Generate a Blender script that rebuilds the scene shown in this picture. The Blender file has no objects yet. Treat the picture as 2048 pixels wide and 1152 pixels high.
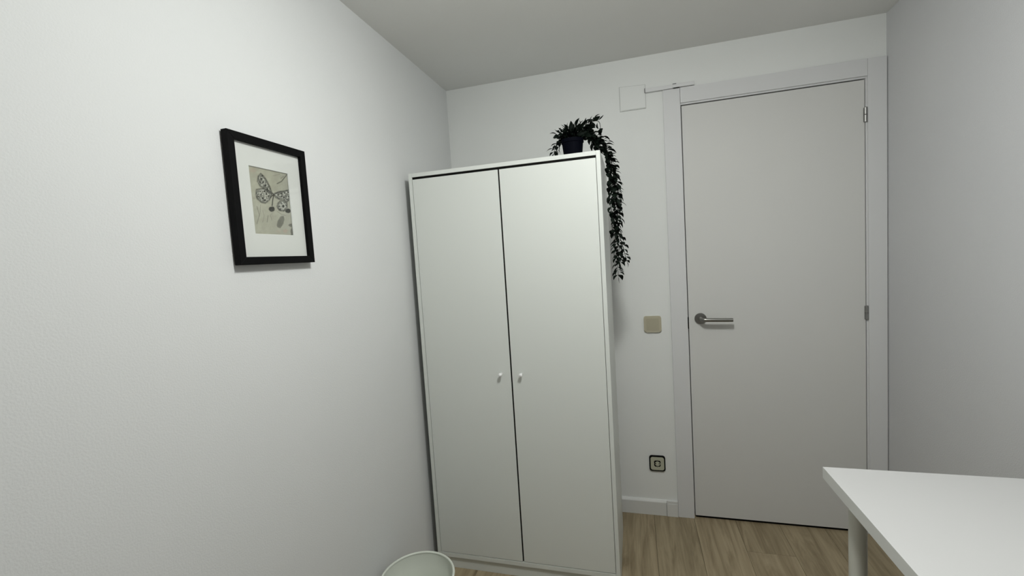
import bpy, bmesh, math, random
from mathutils import Vector, Matrix
random.seed(7)
scene = bpy.context.scene
COL = scene.collection

# ------------------------------------------------------------------ camera
cam_data = bpy.data.cameras.new('camera')
cam = bpy.data.objects.new('camera', cam_data)
COL.objects.link(cam)
cam_data.sensor_width = 36.0
cam_data.lens = 36.0 * 870.426 / 2048.0
cam_data.clip_start = 0.02
yaw, pitch, roll = 0.2731, -0.0708, -0.0635
F = Vector((-math.sin(yaw) * math.cos(pitch), math.cos(yaw) * math.cos(pitch), math.sin(pitch)))
Rr = F.cross(Vector((0, 0, 1))).normalized()
Uu = Rr.cross(F)
R2 = Rr * math.cos(roll) + Uu * math.sin(roll)
U2 = -Rr * math.sin(roll) + Uu * math.cos(roll)
M = Matrix((R2, U2, -F)).transposed().to_4x4()
M.translation = Vector((0.9339, -2.2623, 1.3691))
cam.matrix_world = M
scene.camera = cam

# ------------------------------------------------------------------ world, light, exposure
world = bpy.data.worlds.new('world')
scene.world = world
world.use_nodes = True
world.node_tree.nodes['Background'].inputs[0].default_value = (0.02, 0.02, 0.02, 1)
world.node_tree.nodes['Background'].inputs[1].default_value = 1.0

LAMP = (1.00, -1.47, 2.16)
ld = bpy.data.lights.new('ceiling_light', 'POINT')
ld.energy = 18.0
ld.shadow_soft_size = 0.085
ld.color = (0.985, 1.0, 0.965)
lo = bpy.data.objects.new('ceiling_light', ld)
lo.location = LAMP
COL.objects.link(lo)
# downward share of the same flush ceiling lamp
la = bpy.data.lights.new('ceiling_light_disc', 'AREA')
la.shape = 'DISK'; la.size = 0.20; la.energy = 8.9; la.color = ld.color
lp = bpy.data.objects.new('ceiling_light_disc', la)
lp.location = (LAMP[0], LAMP[1], LAMP[2] + 0.07)
COL.objects.link(lp)

scene.view_settings.view_transform = 'Standard'
scene.view_settings.look = 'None'
scene.view_settings.gamma = 1.0
scene.view_settings.use_curve_mapping = False
scene.view_settings.exposure = 0.0

# ------------------------------------------------------------------ materials
def new_mat(name, color, rough=0.5, metal=0.0, spec=0.5):
    m = bpy.data.materials.new(name)
    m.use_nodes = True
    b = m.node_tree.nodes['Principled BSDF']
    b.inputs['Base Color'].default_value = (*color, 1)
    b.inputs['Roughness'].default_value = rough
    b.inputs['Metallic'].default_value = metal
    b.inputs['Specular IOR Level'].default_value = spec
    return m, m.node_tree, b

def add_noise_color(nt, b, c1, c2, scale=4.0, stretch=(1, 1, 1), detail=4, rough=0.55, lo=0.35, hi=0.65):
    tc = nt.nodes.new('ShaderNodeTexCoord')
    mp = nt.nodes.new('ShaderNodeMapping'); mp.inputs['Scale'].default_value = stretch
    n = nt.nodes.new('ShaderNodeTexNoise'); n.inputs['Scale'].default_value = scale
    n.inputs['Detail'].default_value = detail; n.inputs['Roughness'].default_value = rough
    r = nt.nodes.new('ShaderNodeValToRGB')
    r.color_ramp.elements[0].position = lo; r.color_ramp.elements[0].color = (*c1, 1)
    r.color_ramp.elements[1].position = hi; r.color_ramp.elements[1].color = (*c2, 1)
    nt.links.new(tc.outputs['Object'], mp.inputs[0]); nt.links.new(mp.outputs[0], n.inputs[0])
    nt.links.new(n.outputs['Fac'], r.inputs[0]); nt.links.new(r.outputs[0], b.inputs['Base Color'])
    return mp, n

def add_bump(nt, b, scale, strength, dist=0.001, detail=3, mp=None):
    n = nt.nodes.new('ShaderNodeTexNoise'); n.inputs['Scale'].default_value = scale
    n.inputs['Detail'].default_value = detail
    if mp is None:
        tc = nt.nodes.new('ShaderNodeTexCoord'); nt.links.new(tc.outputs['Object'], n.inputs[0])
    else:
        nt.links.new(mp.outputs[0], n.inputs[0])
    bp = nt.nodes.new('ShaderNodeBump'); bp.inputs['Strength'].default_value = strength
    bp.inputs['Distance'].default_value = dist
    nt.links.new(n.outputs['Fac'], bp.inputs['Height']); nt.links.new(bp.outputs[0], b.inputs['Normal'])

def paint(name, c1, c2, rough, bscale, bstr, bd=0.001, spec=0.3):
    m, nt, b = new_mat(name, c1, rough, spec=spec)
    add_noise_color(nt, b, c1, c2, 1.3, detail=3)
    add_bump(nt, b, bscale, bstr, bd)
    return m

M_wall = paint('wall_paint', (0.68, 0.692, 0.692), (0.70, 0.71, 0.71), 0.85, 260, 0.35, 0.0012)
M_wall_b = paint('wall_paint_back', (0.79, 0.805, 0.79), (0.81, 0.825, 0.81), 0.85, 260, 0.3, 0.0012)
M_near = paint('wall_paint_near', (0.30, 0.30, 0.30), (0.32, 0.32, 0.32), 0.9, 200, 0.2)  # unseen wall, its grey kept dark to cut bounce light
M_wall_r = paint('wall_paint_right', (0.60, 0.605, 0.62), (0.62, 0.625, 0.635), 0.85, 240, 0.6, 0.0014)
M_ceil = paint('ceiling_paint', (0.77, 0.77, 0.75), (0.79, 0.79, 0.77), 0.9, 200, 0.3)
M_trim = paint('white_lacquer', (0.69, 0.695, 0.70), (0.71, 0.715, 0.72), 0.5, 60, 0.06, 0.0006)
M_door = paint('door_lacquer', (0.66, 0.66, 0.645), (0.675, 0.675, 0.655), 0.5, 40, 0.06, 0.0006)
M_base = paint('skirting_lacquer', (0.68, 0.69, 0.67), (0.71, 0.715, 0.70), 0.45, 80, 0.08, 0.0006)
M_ward = paint('wardrobe_foil', (0.69, 0.715, 0.685), (0.70, 0.725, 0.695), 0.42, 120, 0.05, 0.0004, 0.4)
M_ward_in = paint('wardrobe_inside', (0.5, 0.5, 0.48), (0.52, 0.52, 0.5), 0.7, 60, 0.05)
M_knob = paint('knob_plastic', (0.86, 0.86, 0.86), (0.88, 0.88, 0.88), 0.3, 50, 0.02, spec=0.5)
M_desk = paint('desk_foil', (0.64, 0.64, 0.64), (0.65, 0.65, 0.65), 0.38, 420, 0.12, 0.0005, 0.45)
M_desk_edge = paint('desk_edge', (0.62, 0.63, 0.61), (0.66, 0.67, 0.65), 0.5, 90, 0.08)
M_leg = paint('leg_enamel', (0.62, 0.63, 0.58), (0.65, 0.66, 0.61), 0.4, 60, 0.05, spec=0.5)
M_bin = paint('bin_plastic', (0.66, 0.69, 0.62), (0.69, 0.72, 0.65), 0.4, 60, 0.05, spec=0.5)
M_frame = paint('frame_black', (0.0018, 0.0018, 0.002), (0.003, 0.003, 0.0035), 0.6, 120, 0.1, spec=0.10)
M_mat = paint('mat_board', (0.73, 0.72, 0.72), (0.745, 0.735, 0.735), 0.9, 500, 0.15, 0.0003, 0.1)
M_pot = paint('pot_plastic', (0.001, 0.0015, 0.004), (0.002, 0.0025, 0.006), 0.7, 60, 0.05, spec=0.05)
M_soil = paint('soil', (0.01, 0.008, 0.006), (0.03, 0.022, 0.015), 0.95, 400, 0.8, 0.004)
M_leaf = paint('leaf', (0.002, 0.0045, 0.003), (0.005, 0.010, 0.006), 0.6, 300, 0.2, spec=0.12)
M_stem = paint('stem', (0.003, 0.005, 0.003), (0.005, 0.007, 0.004), 0.7, 200, 0.2, spec=0.1)
M_beige = paint('switch_plastic', (0.47, 0.44, 0.33), (0.49, 0.46, 0.35), 0.42, 80, 0.03, spec=0.4)
M_rock = paint('switch_rocker', (0.42, 0.39, 0.29), (0.44, 0.41, 0.31), 0.42, 80, 0.03, spec=0.4)
M_cream = paint('socket_plastic', (0.45, 0.46, 0.36), (0.48, 0.48, 0.38), 0.45, 80, 0.03, spec=0.4)
M_black = paint('black_plastic_and_shade', (0.002, 0.002, 0.0015), (0.004, 0.004, 0.003), 0.6, 80, 0.03, spec=0.1)  # black plastic parts, and the added shade strips in the door gaps
M_sub = paint('floor_underlay', (0.16, 0.125, 0.08), (0.18, 0.14, 0.09), 0.9, 100, 0.3)
M_seam = paint('filler_seam', (0.50, 0.51, 0.49), (0.56, 0.57, 0.55), 0.9, 200, 0.4)
M_dark = paint('dark_gap', (0.03, 0.03, 0.028), (0.05, 0.05, 0.045), 0.9, 200, 0.3)
m, nt, b = new_mat('brushed_steel', (0.30, 0.295, 0.28), 0.32, 1.0); add_bump(nt, b, 350, 0.12, 0.0004); M_steel = m
m, nt, b = new_mat('hinge_steel', (0.36, 0.36, 0.35), 0.28, 1.0); add_bump(nt, b, 300, 0.08, 0.0003); M_hinge = m
m, nt, b = new_mat('dull_steel', (0.10, 0.10, 0.095), 0.45, 0.9); add_bump(nt, b, 300, 0.1, 0.0003); M_dull = m

def wood(name, dark, light, seed):
    m, nt, b = new_mat(name, light, 0.48, spec=0.35)
    tc = nt.nodes.new('ShaderNodeTexCoord')
    mp = nt.nodes.new('ShaderNodeMapping')
    mp.inputs['Scale'].default_value = (16, 1.3, 8)
    mp.inputs['Location'].default_value = (seed * 3.7, seed * 1.9, 0)
    n = nt.nodes.new('ShaderNodeTexNoise'); n.inputs['Scale'].default_value = 1.6
    n.inputs['Detail'].default_value = 6; n.inputs['Roughness'].default_value = 0.6
    n.inputs['Distortion'].default_value = 1.4
    r = nt.nodes.new('ShaderNodeValToRGB')
    r.color_ramp.elements[0].position = 0.32; r.color_ramp.elements[0].color = (*dark, 1)
    r.color_ramp.elements[1].position = 0.60; r.color_ramp.elements[1].color = (*light, 1)
    mp2 = nt.nodes.new('ShaderNodeMapping'); mp2.inputs['Scale'].default_value = (120, 5, 40)
    n2 = nt.nodes.new('ShaderNodeTexNoise'); n2.inputs['Scale'].default_value = 1.0; n2.inputs['Detail'].default_value = 3
    mx = nt.nodes.new('ShaderNodeMix'); mx.data_type = 'RGBA'; mx.blend_type = 'MULTIPLY'
    mx.inputs['Factor'].default_value = 0.35
    L = nt.links.new
    L(tc.outputs['Object'], mp.inputs[0]); L(mp.outputs[0], n.inputs[0]); L(n.outputs['Fac'], r.inputs[0])
    L(tc.outputs['Object'], mp2.inputs[0]); L(mp2.outputs[0], n2.inputs[0])
    L(r.outputs[0], mx.inputs['A']); L(n2.outputs['Fac'], mx.inputs['B'])
    L(mx.outputs['Result'], b.inputs['Base Color'])
    bp = nt.nodes.new('ShaderNodeBump'); bp.inputs['Strength'].default_value = 0.15; bp.inputs['Distance'].default_value = 0.0005
    L(n2.outputs['Fac'], bp.inputs['Height']); L(bp.outputs[0], b.inputs['Normal'])
    return m
M_woods = [wood('oak_laminate_%d' % i, d, l, i + 1) for i, (d, l) in enumerate([
    ((0.25, 0.195, 0.115), (0.43, 0.350, 0.225)),
    ((0.28, 0.220, 0.132), (0.45, 0.366, 0.238)),
    ((0.24, 0.190, 0.112), (0.41, 0.335, 0.215))])]

# glass for the picture
m = bpy.data.materials.new('picture_glass'); m.use_nodes = True
nt = m.node_tree; nt.nodes.clear()
out = nt.nodes.new('ShaderNodeOutputMaterial'); mix = nt.nodes.new('ShaderNodeMixShader')
tr = nt.nodes.new('ShaderNodeBsdfTransparent'); gl = nt.nodes.new('ShaderNodeBsdfGlossy')
gl.inputs['Roughness'].default_value = 0.05
tr.inputs[0].default_value = (0.97, 0.98, 0.97, 1)
fr = nt.nodes.new('ShaderNodeFresnel'); fr.inputs[0].default_value = 1.45
fr.inputs[0].default_value = 1.02
mr = nt.nodes.new('ShaderNodeMath'); mr.operation = 'MULTIPLY_ADD'; mr.inputs[1].default_value = 0.0; mr.inputs[2].default_value = 0.035
nt.links.new(fr.outputs[0], mr.inputs[0]); nt.links.new(mr.outputs[0], mix.inputs[0]); nt.links.new(tr.outputs[0], mix.inputs[1])
nt.links.new(gl.outputs[0], mix.inputs[2]); nt.links.new(mix.outputs[0], out.inputs[0])
M_glass = m

# ------------------------------------------------------------------ helpers
def link_mesh(name, bm, mat, parent=None, smooth=False):
    bmesh.ops.recalc_face_normals(bm, faces=bm.faces[:])
    me = bpy.data.meshes.new(name)
    bm.to_mesh(me); bm.free()
    if smooth:
        for p in me.polygons: p.use_smooth = True
    me.materials.append(mat)
    o = bpy.data.objects.new(name, me)
    COL.objects.link(o)
    if parent is not None:
        o.parent = parent
    return o

def origin(o, loc):
    """move the mesh data so that the object's origin sits at loc (world)"""
    loc = Vector(loc)
    o.data.transform(Matrix.Translation(-loc))
    o.location = loc
    return o

def empty(name, loc, label=None, cat=None, group=None, kind=None):
    o = bpy.data.objects.new(name, None)
    o.empty_display_size = 0.05
    o.location = loc
    COL.objects.link(o)
    return tag(o, label, cat, group, kind)

def tag(o, label=None, cat=None, group=None, kind=None):
    if label: o['label'] = label
    if cat: o['category'] = cat
    if group: o['group'] = group
    if kind: o['kind'] = kind
    return o

def bx(bm, lo, hi, bev=0.0, seg=2):
    r = bmesh.ops.create_cube(bm, size=1.0)
    vs = r['verts']
    for v in vs:
        v.co = Vector([(lo[i] + hi[i]) / 2 + v.co[i] * (hi[i] - lo[i]) for i in range(3)])
    if bev > 0:
        es = list({e for v in vs for e in v.link_edges})
        bmesh.ops.bevel(bm, geom=es, offset=bev, segments=seg, profile=0.7, affect='EDGES')

def box(name, lo, hi, mat, parent=None, bev=0.0, seg=2, rel=None):
    """box in world coordinates; rel is the parent's world location"""
    bm = bmesh.new()
    bx(bm, lo, hi, bev, seg)
    o = link_mesh(name, bm, mat, parent)
    if rel is not None:
        o.data.transform(Matrix.Translation(-Vector(rel)))
    return o

def lathe(bm, prof, n=48, mtx=None, cap=False):
    rings = []
    for r, z in prof:
        ring = []
        for i in range(n):
            a = 2 * math.pi * i / n
            co = Vector((r * math.cos(a), r * math.sin(a), z))
            if mtx: co = mtx @ co
            ring.append(bm.verts.new(co))
        rings.append(ring)
    for a, b_ in zip(rings[:-1], rings[1:]):
        for i in range(n):
            bm.faces.new((a[i], a[(i + 1) % n], b_[(i + 1) % n], b_[i]))
    if cap:
        bm.faces.new(rings[0]); bm.faces.new(rings[-1])

def tube(bm, pts, rads, n=8):
    pts = [Vector(p) for p in pts]
    rings = []
    up0 = Vector((0.3, 0.1, 1)).normalized()
    for k, p in enumerate(pts):
        t = (pts[min(k + 1, len(pts) - 1)] - pts[max(k - 1, 0)]).normalized()
        s = t.cross(up0)
        if s.length < 1e-3: s = t.cross(Vector((1, 0, 0)))
        s.normalize(); w = s.cross(t)
        r = rads[k] if hasattr(rads, '__len__') else rads
        rings.append([bm.verts.new(p + s * r * math.cos(2 * math.pi * i / n) + w * r * math.sin(2 * math.pi * i / n)) for i in range(n)])
    for a, b_ in zip(rings[:-1], rings[1:]):
        for i in range(n):
            bm.faces.new((a[i], a[(i + 1) % n], b_[(i + 1) % n], b_[i]))
    bm.faces.new(rings[0]); bm.faces.new(rings[-1])

def prism_y(bm, outline, y0, y1):
    """extrude an xz outline between y0 and y1"""
    a = [bm.verts.new((x, y0, z)) for x, z in outline]
    b_ = [bm.verts.new((x, y1, z)) for x, z in outline]
    n = len(a)
    bm.faces.new(a); bm.faces.new(b_)
    for i in range(n):
        bm.faces.new((a[i], a[(i + 1) % n], b_[(i + 1) % n], b_[i]))

def rrect(x0, z0, x1, z1, r, n=6):
    pts = []
    for cx, cz, a0 in ((x1 - r, z1 - r, 0), (x0 + r, z1 - r, 90), (x0 + r, z0 + r, 180), (x1 - r, z0 + r, 270)):
        for k in range(n + 1):
            a = math.radians(a0 + 90 * k / n)
            pts.append((cx + r * math.cos(a), cz + r * math.sin(a)))
    return pts

# ------------------------------------------------------------------ room shell
W, H, NEAR = 2.0, 2.2876, -3.45
T = 0.12
ox0, ox1, oz1 = 1.160, 1.945, 2.055          # door opening in the wall

bm = bmesh.new(); bx(bm, (-T, NEAR - T, -0.06), (W + T, T + 0.6, -0.008))
floor = tag(link_mesh('floor', bm, M_sub), kind='structure')
bm = bmesh.new(); bx(bm, (-T, NEAR - T, H), (W + T, T, H + 0.1))
tag(link_mesh('ceiling', bm, M_ceil), kind='structure')
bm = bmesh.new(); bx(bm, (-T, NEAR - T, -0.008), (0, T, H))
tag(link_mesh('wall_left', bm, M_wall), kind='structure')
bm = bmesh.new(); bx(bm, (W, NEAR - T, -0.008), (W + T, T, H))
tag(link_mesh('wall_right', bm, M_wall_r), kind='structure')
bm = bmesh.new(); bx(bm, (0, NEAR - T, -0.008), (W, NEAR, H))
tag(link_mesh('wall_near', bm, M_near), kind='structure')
bm = bmesh.new()
bx(bm, (0, 0, -0.008), (ox0, T, H)); bx(bm, (ox1, 0, -0.008), (W, T, H)); bx(bm, (ox0, 0, oz1), (ox1, T, H))
tag(link_mesh('wall_back', bm, M_wall_b), kind='structure')

# floor planks: laid along y, staggered
pw, pl, gap = 0.192, 1.285, 0.0005
x = -0.166
row = 0
offs = [0.52, 1.02, 0.18, 0.81, 0.36, 1.17, 0.63, 0.07, 0.92, 0.30, 0.74, 1.1]
while x < W:
    y1 = T + 0.02 + offs[row % 12]
    k = 0
    while y1 > NEAR:
        y0 = y1 - pl
        a, b_, c, d = max(x, 0.0), min(x + pw, W), max(y0, NEAR), min(y1, T + 0.02)
        if b_ - a > 0.01 and d - c > 0.01:
            bm = bmesh.new()
            bx(bm, (a + gap, c + gap, -0.008), (b_ - gap, d - gap, 0.0), 0.0007, 1)
            link_mesh('plank', bm, M_woods[(row * 2 + k + (row // 3)) % 3], floor)
        y1 = y0; k += 1
    x += pw; row += 1

# ------------------------------------------------------------------ baseboards
def baseboard(name, p0, p1, nrm, h=0.080, t=0.013):
    """profile with a chamfered top swept between two floor points"""
    prof = [(0, 0), (t, 0), (t, h - 0.012), (t - 0.002, h - 0.008), (t * 0.45, h - 0.001), (0.002, h), (0, h)]
    bm = bmesh.new()
    n = Vector(nrm)
    rings = [[bm.verts.new(Vector((p[0], p[1], 0)) + n * u + Vector((0, 0, z))) for u, z in prof] for p in (p0, p1)]
    m_ = len(prof)
    for i in range(m_):
        bm.faces.new((rings[0][i], rings[0][(i + 1) % m_], rings[1][(i + 1) % m_], rings[1][i]))
    bm.faces.new(rings[0]); bm.faces.new(rings[1])
    return tag(link_mesh(name, bm, M_base), kind='structure')
bb = baseboard('baseboard_back', (0.013, 0), (1.0495, 0), (0, -1, 0))
baseboard('baseboard_right', (W, NEAR), (W, -0.02), (-1, 0, 0))
baseboard('baseboard_near', (0.013, NEAR), (W - 0.013, NEAR), (0, 1, 0))
# short end block beside the door casing
bm = bmesh.new()
bx(bm, (1.0505, -0.0155, 0), (1.1035, 0, 0.066), 0.001)
bx(bm, (1.0505, -0.013, 0.0662), (1.1035, 0, 0.080), 0.002)
link_mesh('end_block', bm, M_base, bb)
box('crack', (1.0492, -0.0150, 0.0), (1.0508, -0.0120, 0.070), M_dark, bb)
box('filler_notch', (1.050, -0.0165, 0.060), (1.0565, -0.013, 0.083), M_trim, bb, 0.0006)

# ------------------------------------------------------------------ door
door = empty('door_1', (1.553, 0, 0), kind='structure')
DR = door.location
def dbox(name, lo, hi, mat, bev=0.0, parent=door, seg=2):
    return box(name, lo, hi, mat, parent, bev, seg, rel=DR)
CY = -0.012
dbox('casing', (1.105, CY, 0.0), (1.1805, 0, 2.1105), M_trim, 0.0012)                 # left upright
dbox('casing', (1.928, CY, 0.0), (1.9965, 0, 2.1115), M_trim, 0.0012)                # right upright
dbox('casing', (1.1820, CY, 2.041), (1.9272, 0, 2.1115), M_trim, 0.0012)             # head
# jamb lining behind the casing with a stop
dbox('jamb', (1.1605, -0.0005, 0.0), (1.1830, T, 2.054), M_trim)
dbox('jamb', (1.9225, -0.004, 0.0), (1.9445, T, 2.054), M_trim)
dbox('jamb', (1.1832, -0.004, 2.0335), (1.9222, T, 2.054), M_trim)
bm = bmesh.new()
bx(bm, (1.1835, 0.040, 0), (1.196, 0.052, 2.033)); bx(bm, (1.909, 0.040, 0), (1.922, 0.052, 2.033)); bx(bm, (1.196, 0.040, 2.018), (1.909, 0.052, 2.033))
o = link_mesh('door_stop', bm, M_dark, door); o.data.transform(Matrix.Translation(-DR))
leaf = dbox('door_leaf', (1.1868, -0.0025, 0.013), (1.9195, 0.036, 2.0285), M_door, 0.0012)
dbox('under_door_shade', (1.190, 0.004, 0.0010), (1.916, 0.030, 0.0125), M_black)  # added black strip standing in for the shade under the leaf
# hinges on the right edge
for z0, z1 in ((1.850, 1.911), (0.995, 1.055)):
    bm = bmesh.new()
    for a, b_ in ((z0, (z0 + z1) / 2 - 0.0006), ((z0 + z1) / 2 + 0.0006, z1)):
        lathe(bm, [(0.0005, a), (0.0062, a), (0.0068, a + 0.001), (0.0068, b_ - 0.001), (0.0062, b_), (0.0005, b_)], 16,
              Matrix.Translation((1.9215, -0.0075, 0)))
    lathe(bm, [(0.0005, z1 - 0.001), (0.0045, z1), (0.0045, z1 + 0.002), (0.0005, z1 + 0.0028)], 12, Matrix.Translation((1.9215, -0.0075, 0)))
    o = link_mesh('hinge', bm, M_hinge, door, smooth=False); o.data.transform(Matrix.Translation(-DR))
    o2 = dbox('hinge_plate', (1.9150, -0.0035, z0), (1.9275, -0.0022, z1), M_dull, 0.0, parent=o)
# latch keep seen in the left gap
dbox('latch_plate', (1.1820, -0.0045, 0.965), (1.1868, 0.004, 1.022), M_black, 0.0003)
# handle: rosette, neck, lever
hx, hz = 1.2395, 1.0145
hy = -0.0025
rotx = Matrix.Rotation(math.radians(90), 4, 'X')           # lathe axis z -> -y
bm = bmesh.new()
lathe(bm, [(0.0, 0), (0.0262, 0), (0.0270, 0.0015), (0.0270, 0.0055), (0.0255, 0.0078), (0.0105, 0.0086), (0.0, 0.0086)], 40,
      Matrix.Translation((hx, hy, hz)) @ rotx)
handle = link_mesh('handle', bm, M_steel, door, smooth=False); handle.data.transform(Matrix.Translation(-DR))
bm = bmesh.new()
pts = [(hx, hy - 0.008, hz), (hx, hy - 0.030, hz)]
for k in range(1, 7):
    a = math.radians(90 * k / 6)
    pts.append((hx + 0.018 * (1 - math.cos(a)), hy - 0.030 - 0.018 * math.sin(a), hz - 0.001 * k / 6))
pts.append((hx + 0.060, hy - 0.048, hz - 0.002))
pts.append((hx + 0.134, hy - 0.048, hz - 0.003))
tube(bm, pts, 0.0092, 20)
lever = link_mesh('lever', bm, M_steel, handle, smooth=True)
lever.data.transform(Matrix.Translation(-DR))
md = lever.modifiers.new('es', 'EDGE_SPLIT'); md.split_angle = math.radians(50)

# thin strip left over at the head of the casing
bm = bmesh.new()
bx(bm, (1.026, -0.0165, 2.1120), (1.150, 0, 2.1300), 0.0012)
bx(bm, (1.1500, -0.0172, 2.1135), (1.2450, 0, 2.1305), 0.0012)
tr1 = tag(link_mesh('trim_1', bm, M_trim), kind='structure')
box('crack', (1.150, -0.0185, 2.1292), (1.166, -0.0130, 2.1318), M_dark, tr1, 0.0006)
box('crack', (1.0235, -0.0150, 2.1125), (1.0258, -0.0035, 2.1320), M_dark, tr1, 0.0003)
box('crack', (1.153, -0.0185, 2.1098), (1.1785, -0.0130, 2.1135), M_dark, tr1, 0.0006)

# painted-over junction box cover
bm = bmesh.new()
prism_y(bm, [(0.908, 2.044), (1.0262, 2.044), (1.0262, 2.152), (0.908, 2.158)], 0.0, -0.0075)
bmesh.ops.bevel(bm, geom=[e for e in bm.edges if all(v.co.y < -0.007 for v in e.verts)], offset=0.0025, segments=2, affect='EDGES')
o = link_mesh('junction_box_cover', bm, M_wall_b)
tag(o, 'square cover plate painted over white on the wall left of the door head', 'cover plate')
origin(o, (0.967, 0, 2.1))
bm = bmesh.new()
prism_y(bm, [(0.9055, 2.0415), (1.0285, 2.0415), (1.0285, 2.1545), (0.9055, 2.1605)], 0.0, -0.0012)
o2 = link_mesh('filler_seam', bm, M_seam, o); o2.data.transform(Matrix.Translation((-0.967, 0, -2.1)))

# ------------------------------------------------------------------ wardrobe
WX0, WX1, WY0, WY1, WH = 0.036, 0.834, -0.570, -0.150, 1.747
wd = empty('wardrobe', ((WX0 + WX1) / 2, (WY0 + WY1) / 2, 0),
           'tall white two-door wardrobe with small round knobs beside the door', 'wardrobe')
WR = wd.location
def wbox(name, lo, hi, mat=M_ward, bev=0.0008, parent=wd):
    return box(name, lo, hi, mat, parent, bev, 2, rel=WR)
t = 0.0155
wbox('side_panel', (WX0, WY0, 0), (WX0 + t, WY1, WH))
wbox('side_panel', (WX1 - t, WY0, 0), (WX1, WY1, WH))
wbox('top_panel', (WX0 + t + 0.0003, WY0 + 0.0005, WH - 0.0165), (WX1 - t - 0.0003, WY1, WH - 0.0004))
wbox('bottom_panel', (WX0 + t + 0.0003, WY0 + 0.0005, 0.0535), (WX1 - t - 0.0003, WY1, 0.0725))
wbox('plinth', (WX0 + t + 0.0003, WY0 + 0.010, 0.0), (WX1 - t - 0.0003, WY0 + 0.026, 0.0533))
wbox('back_panel', (WX0 + t, WY1 - 0.004, 0.0535), (WX1 - t, WY1 - 0.0005, WH - 0.017), M_ward_in, 0)
mid = 0.4335
wbox('gap_shade', (WX0 + t + 0.0004, WY0 + 0.0050, WH - 0.0258), (WX1 - t - 0.0004, WY0 + 0.0170, WH - 0.0170), M_black, 0)  # added black strip standing in for shade in the gap above the doors
wbox('gap_shade', (mid - 0.0029, WY0 + 0.0050, 0.0760), (mid + 0.0029, WY0 + 0.0200, WH - 0.0262), M_black, 0)  # the same painted shade in the slit between the two doors
for s, (a, b_) in ((-1, (WX0 + t + 0.0018, mid - 0.0032)), (1, (mid + 0.0032, WX1 - t - 0.0018))):
    d = wbox('door', (a, WY0 + 0.0012, 0.0750), (b_, WY0 + 0.0172, WH - 0.0262), M_ward, 0.0010)
    kx, kz = mid + s * 0.0435, 0.889
    bm = bmesh.new()
    lathe(bm, [(0.0, 0), (0.0052, 0), (0.0046, 0.004), (0.0046, 0.009), (0.0075, 0.0165), (0.0078, 0.0195), (0.0066, 0.0215), (0.0, 0.0222)], 24,
          Matrix.Translation((kx, WY0 + 0.0012, kz)) @ rotx)
    k = link_mesh('knob', bm, M_knob, d, smooth=True)
    k.data.transform(Matrix.Translation(-WR))

# ------------------------------------------------------------------ potted trailing plant
PX, PY, PZ = 0.716, -0.420, WH
pr, ph = 0.046, 0.088
plant = empty('trailing_plant', (PX, PY, PZ),
              'dark green trailing plant in a black pot on top of the wardrobe', 'plant')
bm = bmesh.new()
lathe(bm, [(0.0, 0.0), (0.034, 0.0), (0.0355, 0.002), (pr - 0.003, ph - 0.016), (pr, ph - 0.014), (pr, ph), (pr - 0.003, ph), (pr - 0.005, ph - 0.010), (0.0, ph - 0.012)], 40)
link_mesh('pot', bm, M_pot, plant, smooth=False)
bm = bmesh.new()
lathe(bm, [(0.0, ph - 0.004), (0.020, ph - 0.005), (pr - 0.006, ph - 0.008), (pr - 0.006, ph - 0.0115), (0, ph - 0.0118)], 24)
link_mesh('soil', bm, M_soil, plant, smooth=True)

# leaf meshes (shared): lance-shaped, folded along the midrib, slightly arched
def leaf_mesh(L, Wd, arch, fold):
    me = bpy.data.meshes.new('leaf')
    vs, fs = [], []
    stations = [(0, 0.06), (0.14, 0.5), (0.33, 0.95), (0.55, 0.92), (0.78, 0.55), (1.0, 0.02)]
    for u, w in stations:
        y = u * L; z = arch * math.sin(u * math.pi * 0.9) - arch * 0.6 * u * u
        for s in (-1, 0, 1):
            vs.append((s * w * Wd / 2, y, z + abs(s) * fold * w))
    for i in range(len(stations) - 1):
        for j in range(2):
            a = i * 3 + j
            fs.append((a, a + 1, a + 4, a + 3))
    me.from_pydata(vs, [], fs)
    me.materials.append(M_leaf)
    for p in me.polygons: p.use_smooth = True
    return me
leaf_meshes = [leaf_mesh(0.033, 0.0180, 0.004, 0.0025), leaf_mesh(0.028, 0.0170, 0.003, 0.003),
               leaf_mesh(0.037, 0.0190, 0.005, 0.002), leaf_mesh(0.030, 0.0150, -0.002, 0.002)]
leaf_specs = []
def add_leaf(p, direction, upv, scale=1.0):
    y = Vector(direction).normalized()
    x_ = y.cross(Vector(upv))
    if x_.length < 1e-3: x_ = y.cross(Vector((0.3, 1, 0)))
    x_.normalize(); z = x_.cross(y)
    m4 = Matrix((x_, y, z)).transposed().to_4x4() @ Matrix.Scale(scale, 4)
    m4.translation = Vector(p)
    leaf_specs.append((scale, m4, random.choice(leaf_meshes)))

def place_leaves(limit=298):
    leaf_specs.sort(key=lambda q: -q[0])
    for sc, m4, me_ in leaf_specs[:limit]:
        o = bpy.data.objects.new('leaf', me_)
        COL.objects.link(o); o.parent = plant; o.matrix_local = m4
    rest = leaf_specs[limit:]
    if rest:
        vs, fs = [], []
        for sc, m4, me_ in rest:
            k = len(vs)
            vs += [tuple(m4 @ v.co) for v in me_.vertices]
            fs += [tuple(i + k for i in p.vertices) for p in me_.polygons]
        me2 = bpy.data.meshes.new('small_leaves'); me2.from_pydata(vs, [], fs)
        me2.materials.append(M_leaf)
        for p in me2.polygons: p.use_smooth = True
        o = bpy.data.objects.new('small_leaves', me2); COL.objects.link(o); o.parent = plant
        o['kind'] = 'stuff'

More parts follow.
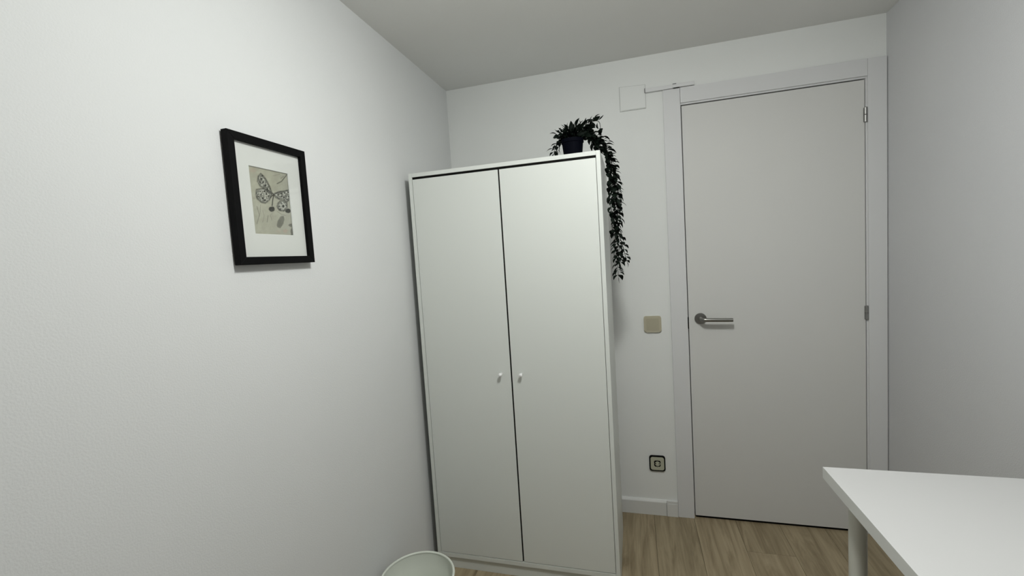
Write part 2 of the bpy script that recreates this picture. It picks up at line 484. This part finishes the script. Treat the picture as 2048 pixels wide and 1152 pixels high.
def bez(ctrl, n):
    """Catmull-Rom through the control points"""
    P_ = [Vector(c) for c in ctrl]
    P_ = [P_[0] * 2 - P_[1]] + P_ + [P_[-1] * 2 - P_[-2]]
    out_ = []
    segs = len(P_) - 3
    for i in range(segs):
        p0, p1, p2, p3 = P_[i:i + 4]
        for k in range(n):
            t_ = k / n
            out_.append(0.5 * ((2 * p1) + (-p0 + p2) * t_ + (2 * p0 - 5 * p1 + 4 * p2 - p3) * t_ ** 2 + (-p0 + 3 * p1 - 3 * p2 + p3) * t_ ** 3))
    out_.append(P_[-2])
    return out_

def stem(ctrl, spacing=0.013, start=0.02, scale=1.0, spread=1.0, r0=0.0017):
    pts = bez(ctrl, 8)
    bm = bmesh.new()
    n = len(pts)
    tube(bm, pts, [r0 * (1 - 0.5 * i / n) for i in range(n)], 5)
    link_mesh('stem', bm, M_stem, plant, smooth=True)
    acc, nxt = 0.0, start
    ang = random.uniform(0, 6.28)
    for a, b_ in zip(pts[:-1], pts[1:]):
        L = (b_ - a).length
        while nxt < acc + L:
            p = a + (b_ - a) * ((nxt - acc) / L)
            t_ = (b_ - a).normalized()
            s = t_.cross(Vector((0.2, 0.9, 0.3))).normalized(); w = s.cross(t_)
            for kk in range(2):
                aa = ang + kk * math.pi + random.uniform(-0.5, 0.5)
                out_d = s * math.cos(aa) + w * math.sin(aa)
                d = t_ * random.uniform(0.35, 1.0) + out_d * spread * random.uniform(0.5, 1.1)
                q = p + d * 0.004
                add_leaf_safe(q, d, out_d + Vector((0, 0, 0.5)), scale * random.uniform(0.75, 1.15))
            ang += 1.7 + random.uniform(-0.3, 0.3)
            nxt += spacing * random.uniform(0.8, 1.25)
        acc += L
    add_leaf_safe(pts[-1], pts[-1] - pts[-2], (0, 0, 1), scale)

def add_leaf_safe(p, d, up, scale):
    """keep leaves out of the wardrobe and off the wall"""
    tip = Vector(p) + Vector(d).normalized() * 0.034 * scale
    wt = Vector((PX, PY, PZ))
    for q in (Vector(p), Vector(p) * 0.5 + tip * 0.5, tip):
        g = q + wt
        if g.z < WH + 0.010 and g.x < WX1 + 0.010: return
        if (q.x ** 2 + q.y ** 2) < (pr + 0.004) ** 2 and q.z < ph - 0.004: return
    add_leaf(p, d, up, scale)

RE = WX1 - PX                     # wardrobe's right edge seen from the pot
# long trailing stems over the right edge of the wardrobe
T1 = ph - .006
stem([(0.010, 0.000, T1), (0.045, 0.0, ph + .030), (0.095, 0.005, .075), (RE + .022, .004, .020), (RE + .020, 0, -.12), (RE + .026, .004, -.27), (RE + .036, .004, -.39), (RE + .042, .004, -.485)], 0.0112, 0.03)
stem([(0.015, 0.010, T1), (0.055, 0.020, ph + .025), (0.100, 0.02, .058), (RE + .030, .018, .000), (RE + .044, .02, -.12), (RE + .048, .02, -.24), (RE + .044, .015, -.35), (RE + .048, .012, -.43)], 0.0112, 0.03)
stem([(0.015, -0.010, T1), (0.060, -0.015, ph + .015), (0.098, -0.010, .050), (RE + .022, -.008, -.005), (RE + .046, -.008, -.10), (RE + .052, .0, -.20), (RE + .044, .0, -.30)], 0.0112, 0.03)
stem([(0.020, 0.000, T1), (0.060, 0.005, ph + .040), (0.092, 0.0, .098), (RE + .016, -.015, .030), (RE + .020, -.016, -.06), (RE + .028, -.010, -.17), (RE + .024, -.006, -.30)], 0.0112, 0.03)
stem([(0.020, 0.012, T1), (0.070, 0.025, ph + .010), (0.105, 0.03, .040), (RE + .034, .03, -.02), (RE + .050, .03, -.10), (RE + .056, .03, -.18)], 0.0135, 0.03)
stem([(RE + .050, .004, -.31), (RE + .066, .004, -.37), (RE + .076, .004, -.425)], 0.016, 0.015, 0.95)
# arching branch at the top right
stem([(0.010, 0, T1), (0.045, 0, ph + .052), (0.088, 0, ph + .062), (0.112, -.004, ph + .054), (0.116, -.004, ph + .016), (0.118, -.004, .055)], 0.030, 0.06, 0.9)
stem([(0.010, 0.01, T1), (0.040, .01, ph + .035), (0.068, .012, ph + .052), (0.090, .012, ph + .070)], 0.011, 0.02)
stem([(0.010, 0.01, T1), (0.060, .02, ph + .018), (0.100, .02, .085), (0.140, .02, .068)], 0.020, 0.03, 0.9)
# bushy crown over the pot
for (dx, dy, dz) in ((-.050, .000, .036), (-.030, .010, .048), (-.064, -.005, .026), (-.040, -.02, .024), (.000, -.010, .040), (.014, .015, .050), (.030, .012, .050), (.046, -.012, .046), (.062, .006, .040), (.052, .018, .026), (.074, -.006, .026), (-.015, -.028, .034), (.034, -.026, .030), (.020, -.020, .044), (.060, -.015, .052)):
    stem([(dx * .15, dy * .3, T1), (dx * .5, dy * .7, ph + dz * .6), (dx * .95, dy, ph + dz)], 0.0105, 0.012, 1.0, 1.1)
# tuft spilling down the left side of the pot
stem([(-0.010, -.005, T1), (-.045, -.01, ph + .012), (-.062, -.012, .072), (-.068, -.012, .045), (-.066, -.012, .026)], 0.011, 0.02, 0.85)
stem([(-0.010, .005, T1), (-.040, .01, ph + .018), (-.064, .010, .082), (-.078, .010, .060), (-.080, .010, .040)], 0.012, 0.02, 0.85)
place_leaves()

# ------------------------------------------------------------------ picture on the left wall
py0, py1, pz0, pz1 = -1.4205, -1.1640, 1.3913, 1.7157
FD, RW = 0.0225, 0.0193
pic = empty('framed_picture', (0.0, (py0 + py1) / 2, (pz0 + pz1) / 2),
            'black framed butterfly print with wide white mat hanging on the left wall', 'picture')
PR = pic.location
def quad_prism(bm, outline, x0, x1, inner_drop=None):
    a = [bm.verts.new((x0, y, z)) for y, z in outline]
    b_ = [bm.verts.new((x1, y, z)) for y, z in outline]
    bm.faces.new(a); bm.faces.new(b_)
    for i in range(len(a)):
        bm.faces.new((a[i], a[(i + 1) % len(a)], b_[(i + 1) % len(a)], b_[i]))
corners = [(py0, pz0), (py1, pz0), (py1, pz1), (py0, pz1)]
inner = [(py0 + RW, pz0 + RW), (py1 - RW, pz0 + RW), (py1 - RW, pz1 - RW), (py0 + RW, pz1 - RW)]
for i in range(4):
    j = (i + 1) % 4
    bm = bmesh.new()
    quad_prism(bm, [corners[i], corners[j], inner[j], inner[i]], 0.0050, FD)
    bmesh.ops.bevel(bm, geom=[e for e in bm.edges if all(v.co.x > FD - 1e-4 for v in e.verts)], offset=0.0007, segments=1, affect='EDGES')
    o = link_mesh('frame_rail', bm, M_frame, pic); o.data.transform(Matrix.Translation(-PR))
# mat board with a window
ay0, ay1, az0, az1 = -1.358, -1.2275, 1.469, 1.642
bm = bmesh.new()
mo = [(inner[0][0] - .003, inner[0][1] - .003), (inner[1][0] + .003, inner[1][1] - .003), (inner[2][0] + .003, inner[2][1] + .003), (inner[3][0] - .003, inner[3][1] + .003)]
mi = [(ay0, az0), (ay1, az0), (ay1, az1), (ay0, az1)]
mi2 = [(ay0 + .0012, az0 + .0012), (ay1 - .0012, az0 + .0012), (ay1 - .0012, az1 - .0012), (ay0 + .0012, az1 - .0012)]
A = [bm.verts.new((0.0125, *p)) for p in mo]; B = [bm.verts.new((0.0125, *p)) for p in mi]
C = [bm.verts.new((0.0108, *p)) for p in mi2]; D = [bm.verts.new((0.0108, *p)) for p in mo]
for i in range(4):
    j = (i + 1) % 4
    bm.faces.new((A[i], A[j], B[j], B[i])); bm.faces.new((B[i], B[j], C[j], C[i])); bm.faces.new((A[i], A[j], D[j], D[i])); bm.faces.new((D[i], D[j], C[j], C[i]))
o = link_mesh('mat_board', bm, M_mat, pic); o.data.transform(Matrix.Translation(-PR))
o = box('glass', (0.0130, py0 + RW - .002, pz0 + RW - .002), (0.0145, py1 - RW + .002, pz1 - RW + .002), M_glass, pic, rel=PR)
o = box('backing', (0.0, py0 + RW - .002, pz0 + RW - .002), (0.0085, py1 - RW + .002, pz1 - RW + .002), M_frame, pic, rel=PR)

# the print: a flat sheet with the drawing in vertex colours
def bil(u, v):
    TL, TR_, BR, BL = (110, 85), (660, 205), (765, 1085), (235, 1060)
    return tuple((TL[i] * (1 - u) + TR_[i] * u) * (1 - v) + (BL[i] * (1 - u) + BR[i] * u) * v for i in (0, 1))
def hsh(i, j):
    s = math.sin(i * 127.1 + j * 311.7) * 43758.5453
    return s - math.floor(s)
def vnoise(x_, y_):
    i, j = math.floor(x_), math.floor(y_); fx, fy = x_ - i, y_ - j
    fx, fy = fx * fx * (3 - 2 * fx), fy * fy * (3 - 2 * fy)
    return (hsh(i, j) * (1 - fx) + hsh(i + 1, j) * fx) * (1 - fy) + (hsh(i, j + 1) * (1 - fx) + hsh(i + 1, j + 1) * fx) * fy
def inpoly(x_, y_, P_):
    c = False
    for k in range(len(P_)):
        x1_, y1_ = P_[k]; x2_, y2_ = P_[k - 1]
        if (y1_ > y_) != (y2_ > y_) and x_ < (x2_ - x1_) * (y_ - y1_) / (y2_ - y1_) + x1_: c = not c
    return c
def dseg(x_, y_, a, b_):
    dx, dy = b_[0] - a[0], b_[1] - a[1]
    t_ = max(0, min(1, ((x_ - a[0]) * dx + (y_ - a[1]) * dy) / (dx * dx + dy * dy)))
    return math.hypot(x_ - a[0] - t_ * dx, y_ - a[1] - t_ * dy)
def dpoly(x_, y_, P_, closed=True):
    r_ = range(len(P_)) if closed else range(1, len(P_))
    return min(dseg(x_, y_, P_[k - 1], P_[k]) for k in r_)
wings = [
    [(290, 215), (335, 265), (375, 330), (415, 410), (440, 490), (400, 470), (345, 425), (285, 380), (255, 320), (262, 250)],
    [(245, 435), (300, 420), (360, 425), (420, 460), (440, 510), (410, 570), (360, 615), (310, 605), (262, 560), (240, 500)],
    [(470, 490), (540, 462), (620, 450), (682, 438), (696, 490), (690, 560), (655, 600), (600, 565), (540, 560), (495, 535)],
    [(560, 590), (610, 580), (650, 620), (655, 680), (610, 725), (550, 715), (520, 665), (530, 620)]]
spots = [(300, 500, 9), (345, 455, 10), (370, 495, 10), (325, 548, 11), (352, 577, 11), (290, 458, 7), (395, 520, 8), (405, 480, 7), (270, 530, 7),
         (300, 285, 10), (325, 330, 9), (285, 330, 8), (350, 375, 10), (380, 425, 8), (310, 245, 7),
         (525, 500, 8), (570, 485, 9), (578, 525, 11), (620, 478, 9), (640, 520, 9), (668, 470, 10), (678, 525, 9), (525, 540, 7), (610, 540, 9), (655, 570, 8),
         (603, 660, 15), (545, 665, 9), (560, 705, 9), (640, 650, 7), (570, 615, 8)]
lines = [([(430, 530), (480, 492), (560, 466), (690, 440)], 6, .85), ([(445, 480), (470, 500), (455, 570), (450, 650)], 8, .75),
         ([(345, 420), (400, 450), (440, 500)], 6, .7), ([(300, 300), (340, 390), (425, 470)], 4, .5),
         ([(510, 350), (570, 320), (650, 225)], 7, .5), ([(600, 250), (560, 280)], 4, .35), ([(672, 330), (690, 410)], 5, .45),
         ([(255, 660), (290, 780), (265, 900)], 4, .3), ([(300, 640), (295, 800)], 3, .25), ([(400, 790), (390, 880)], 5, .3),
         ([(570, 800), (560, 960)], 5, .35), ([(520, 730), (575, 770), (640, 790)], 3, .3), ([(330, 720), (350, 790), (335, 880)], 3, .2),
         ([(470, 740), (430, 780), (450, 850)], 3, .2), ([(550, 220), (460, 240)], 3, .2)]
blobs = [((445, 700), (42, 38), .88), ((672, 725), (42, 32), .88), ((570, 880), (48, 92), .42), ((720, 925), (40, 26), .38), ((742, 1010), (30, 60), .42), ((745, 1065), (34, 24), .45)]
def lin(c): return c / 12.92 if c <= .04045 else ((c + .055) / 1.055) ** 2.4
def artcol(u, v):
    x_, y_ = bil(u, v)
    n = vnoise(x_ * .02, y_ * .02) * .5 + vnoise(x_ * .06 + 9, y_ * .05) * .3 + vnoise(x_ * .2, y_ * .2) * .2
    base = [0.675 + .10 * (n - .5), 0.665 + .10 * (n - .5), 0.61 + .10 * (n - .5)]
    g = max(0, min(1, (x_ - 420) / 300)) * .35          # greyer washed area on the right
    base = [b_ * (1 - g) + c * g for b_, c in zip(base, (.65, .65, .635))]
    for (cx, cy, rx, ry, a_) in ((190, 170, 50, 50, .5), (640, 1005, 45, 36, .8), (540, 1010, 60, 24, .35)):
        q = ((x_ - cx) / rx) ** 2 + ((y_ - cy) / ry) ** 2
        if q < 1: base = [b_ * (1 - a_ * (1 - q) * .5) + c * a_ * (1 - q) * .5 for b_, c in zip(base, (.74, .60, .54))]
    ink = 0.0
    for W_ in wings:
        if inpoly(x_, y_, W_):
            base = [b_ * .65 + .79 * .35 for b_ in base]
            ink = max(ink, .42 * max(0, min(1, (vnoise(x_ * .08, y_ * .08) - .42) * 6)))
        d = dpoly(x_, y_, W_)
        if d < 16: ink = max(ink, .80 * (1 - d / 16) ** .8 * (0.35 + .75 * vnoise(x_ * .07, y_ * .07)))
    for sx, sy, r_ in spots:
        d = math.hypot(x_ - sx, y_ - sy)
        if d < r_ * 1.15: ink = max(ink, .9)
    d = math.hypot(x_ - 603, y_ - 660)
    if 22 < d < 34: ink *= .2
    for L_, w_, s_ in lines:
        d = dpoly(x_, y_, L_, False)
        if d < w_ * 1.3: ink = max(ink, s_ * (1 - (d / (w_ * 1.3)) ** 2))
    for (cx, cy), (rx, ry), s_ in blobs:
        tx_, ty_ = x_ - cx, y_ - cy
        if ry > 80: tx_ += ty_ * .25
        q = (tx_ / rx) ** 2 + (ty_ / ry) ** 2 + .35 * (vnoise(x_ * .07, y_ * .07) - .5)
        if q < 1: ink = max(ink, s_ * (.75 + .35 * vnoise(x_ * .12, y_ * .1)) * min(1, (1 - q) * 3))
    ink = min(ink, .95)
    c = [b_ * (1 - ink) + k_ * ink for b_, k_ in zip(base, (.10, .10, .09))]
    return [lin(max(0, min(1, q))) for q in c] + [1.0]
NU, NV = 120, 160
vs, fs, cols = [], [], []
e = 0.003
for j in range(NV + 1):
    for i in range(NU + 1):
        u, v = i / NU, j / NV
        vs.append((0.0098 - PR.x, ay0 - e + (ay1 - ay0 + 2 * e) * u - PR.y, az1 + e - (az1 - az0 + 2 * e) * v - PR.z))
        cols += artcol(u, v)
for j in range(NV):
    for i in range(NU):
        a = j * (NU + 1) + i
        fs.append((a, a + NU + 1, a + NU + 2, a + 1))
me = bpy.data.meshes.new('print'); me.from_pydata(vs, [], fs)
ca = me.color_attributes.new('drawing', 'FLOAT_COLOR', 'POINT'); ca.data.foreach_set('color', cols)
m, nt, b = new_mat('print_paper', (0.5, 0.5, 0.45), 0.9, spec=0.1)
vc = nt.nodes.new('ShaderNodeVertexColor'); vc.layer_name = 'drawing'
nt.links.new(vc.outputs[0], b.inputs['Base Color'])
me.materials.append(m)
o = bpy.data.objects.new('print', me); COL.objects.link(o); o.parent = pic
o['label'] = 'beige print of a spotted butterfly above leaves'

# ------------------------------------------------------------------ light switch
sx0, sx1, sz0, sz1 = 0.9755, 1.0585, 0.9505, 1.0325
sw = empty('light_switch', ((sx0 + sx1) / 2, 0, (sz0 + sz1) / 2), 'beige square light switch on the wall between wardrobe and door', 'light switch')
def plate(name, pts, y0, y1, bev, mat, parent):
    bm = bmesh.new(); prism_y(bm, pts, y0, y1)
    if bev:
        bmesh.ops.bevel(bm, geom=[e_ for e_ in bm.edges if all(abs(v.co.y - y1) < 1e-6 for v in e_.verts)], offset=bev, segments=3, affect='EDGES')
    o_ = link_mesh(name, bm, mat, parent)
    r_ = parent
    while r_.parent: r_ = r_.parent
    o_.data.transform(Matrix.Translation(-r_.location))
    return o_
plate('plate', rrect(sx0, sz0, sx1, sz1, 0.011), 0.0, -0.0095, 0.003, M_beige, sw)
bm = bmesh.new()
# rocker: slightly tilted face
pts = rrect(sx0 + .012, sz0 + .012, sx1 - .012, sz1 - .011, 0.004)
f0 = [bm.verts.new((x_, -0.0085, z_)) for x_, z_ in pts]
f1 = [bm.verts.new((x_, -0.0112 - 0.0022 * (z_ - sz0) / (sz1 - sz0), z_)) for x_, z_ in pts]
bm.faces.new(f0); bm.faces.new(f1)
for i in range(len(pts)):
    j = (i + 1) % len(pts); bm.faces.new((f0[i], f0[j], f1[j], f1[i]))
o = link_mesh('rocker', bm, M_rock, sw); o.data.transform(Matrix.Translation(-sw.location))

# ------------------------------------------------------------------ power socket
qx0, qx1, qz0, qz1 = 0.9735, 1.0515, 0.2330, 0.3130
so = empty('power_socket', ((qx0 + qx1) / 2, 0, (qz0 + qz1) / 2), 'cream round-hole power socket with black outline, low beside the wardrobe', 'power socket')
plate('surround', rrect(qx0, qz0, qx1, qz1, 0.013), 0.0, -0.0085, 0.0008, M_black, so)
# cream plate with a round well
cxs, czs = (qx0 + qx1) / 2, (qz0 + qz1) / 2
N = 56
outer = []
pts = rrect(qx0 + .0062, qz0 + .0062, qx1 - .0062, qz1 - .0062, 0.0105, 13)   # 56 points
bm = bmesh.new()
yF = -0.0100
# sort outline by angle so that it pairs with the circle
pts = sorted(pts, key=lambda p: math.atan2(p[1] - czs, p[0] - cxs))
R_ = 0.0195
ringO0 = [bm.verts.new((x_, -0.0074, z_)) for x_, z_ in pts]
ringO = [bm.verts.new((x_, yF, z_)) for x_, z_ in pts]
ang = [math.atan2(p[1] - czs, p[0] - cxs) for p in pts]
ringC = [bm.verts.new((cxs + R_ * math.cos(a), yF, czs + R_ * math.sin(a))) for a in ang]
ringD = [bm.verts.new((cxs + (R_ - .001) * math.cos(a), -0.0078, czs + (R_ - .001) * math.sin(a))) for a in ang]
n = len(pts)
for i in range(n):
    j = (i + 1) % n
    for a, b_ in ((ringO0, ringO), (ringO, ringC), (ringC, ringD)):
        bm.faces.new((a[i], a[j], b_[j], b_[i]))
o = link_mesh('plate', bm, M_cream, so); o.data.transform(Matrix.Translation(-so.location))
bm = bmesh.new()
lathe(bm, [(0.0, 0.0), (R_ - .0005, 0.0), (R_ - .0005, 0.0024), (R_ - .0035, 0.0024), (R_ - .0040, 0.0004), (0.0, 0.0004)], 40, Matrix.Translation((cxs, -0.0072, czs)) @ rotx)
o = link_mesh('well_ring', bm, M_black, so); o.data.transform(Matrix.Translation(-so.location))
bm = bmesh.new()
lathe(bm, [(0.0, 0.0), (0.0125, 0.0), (0.0125, 0.0012), (0.0, 0.0014)], 32, Matrix.Translation((cxs + .001, -0.0078, czs - .001)) @ rotx)
o = link_mesh('well_face', bm, M_cream, so); o.data.transform(Matrix.Translation(-so.location))
for s in (-1, 1):
    bm = bmesh.new()
    lathe(bm, [(0.0, 0), (0.0026, 0), (0.0026, 0.0006), (0.0, 0.0006)], 14, Matrix.Translation((cxs + s * .0088, -0.0090, czs)) @ rotx)
    o = link_mesh('pin_hole', bm, M_black, so); o.data.transform(Matrix.Translation(-so.location))
for s in (-1, 1):
    o = box('earth_clip', (cxs - .002, -0.0100, czs + s * .0160 - .003), (cxs + .002, -0.0072, czs + s * .0160 + .003), M_dull, so, 0.0004, rel=so.location)

# ------------------------------------------------------------------ desk
DX0, DX1, DY0, DY1, DH, DT = 1.4135, 1.9960, -1.930, -0.927, 0.7405, 0.032
dk = empty('desk', ((DX0 + DX1) / 2, (DY0 + DY1) / 2, 0), 'white desk with a tubular leg against the right wall', 'desk')
KR = dk.location
bm = bmesh.new(); bx(bm, (DX0, DY0, DH - DT), (DX1, DY1, DH), 0.0011, 2)
top = link_mesh('tabletop', bm, M_desk, dk); top.data.transform(Matrix.Translation(-KR))
top.data.materials.append(M_desk_edge)
for p in top.data.polygons:
    if abs(p.normal.z) < 0.5: p.material_index = 1
for lx, ly in ((DX0 + .056, DY1 - .060), (DX0 + .056, DY0 + .060), (DX1 - .050, DY1 - .058), (DX1 - .050, DY0 + .058)):
    bm = bmesh.new()
    lathe(bm, [(0.0, 0.018), (0.0185, 0.018), (0.0198, 0.020), (0.0198, DH - DT - .004), (0.0, DH - DT - .004)], 32, Matrix.Translation((lx, ly, 0)))
    lg = link_mesh('leg', bm, M_leg, dk, smooth=True); lg.data.transform(Matrix.Translation(-KR))
    md = lg.modifiers.new('es', 'EDGE_SPLIT'); md.split_angle = math.radians(40)
    bm = bmesh.new()
    lathe(bm, [(0.0, DH - DT - .0042), (0.046, DH - DT - .0042), (0.047, DH - DT - .003), (0.047, DH - DT - .0001), (0.0, DH - DT - .0001)], 32, Matrix.Translation((lx, ly, 0)))
    o = link_mesh('mounting_plate', bm, M_leg, lg); o.data.transform(Matrix.Translation(-KR))
    bm = bmesh.new()
    lathe(bm, [(0.0, 0.0), (0.019, 0.0), (0.0205, 0.0015), (0.0205, 0.018), (0.0, 0.018)], 28, Matrix.Translation((lx, ly, 0)))
    o = link_mesh('foot', bm, M_leg, lg); o.data.transform(Matrix.Translation(-KR))

# ------------------------------------------------------------------ waste bin
bn = empty('waste_bin', (0.162, -0.972, 0), 'round pale plastic waste bin on the floor in front of the wardrobe', 'waste bin')
bm = bmesh.new()
lathe(bm, [(0.0, 0.0), (0.094, 0.0), (0.098, 0.004), (0.1225, 0.223), (0.1245, 0.226), (0.1265, 0.272),
           (0.1235, 0.273), (0.1210, 0.2250), (0.1193, 0.2225), (0.0945, 0.008), (0.0, 0.006)], 72)
body = link_mesh('body', bm, M_bin, bn, smooth=True)
md = body.modifiers.new('es', 'EDGE_SPLIT'); md.split_angle = math.radians(35)
bm = bmesh.new()
prof = [(0.1268 + 0.0042 * math.cos(a), 0.2755 + 0.0045 * math.sin(a)) for a in [2 * math.pi * k / 12 for k in range(13)]]
lathe(bm, prof, 72)
link_mesh('rim', bm, M_bin, bn, smooth=True)
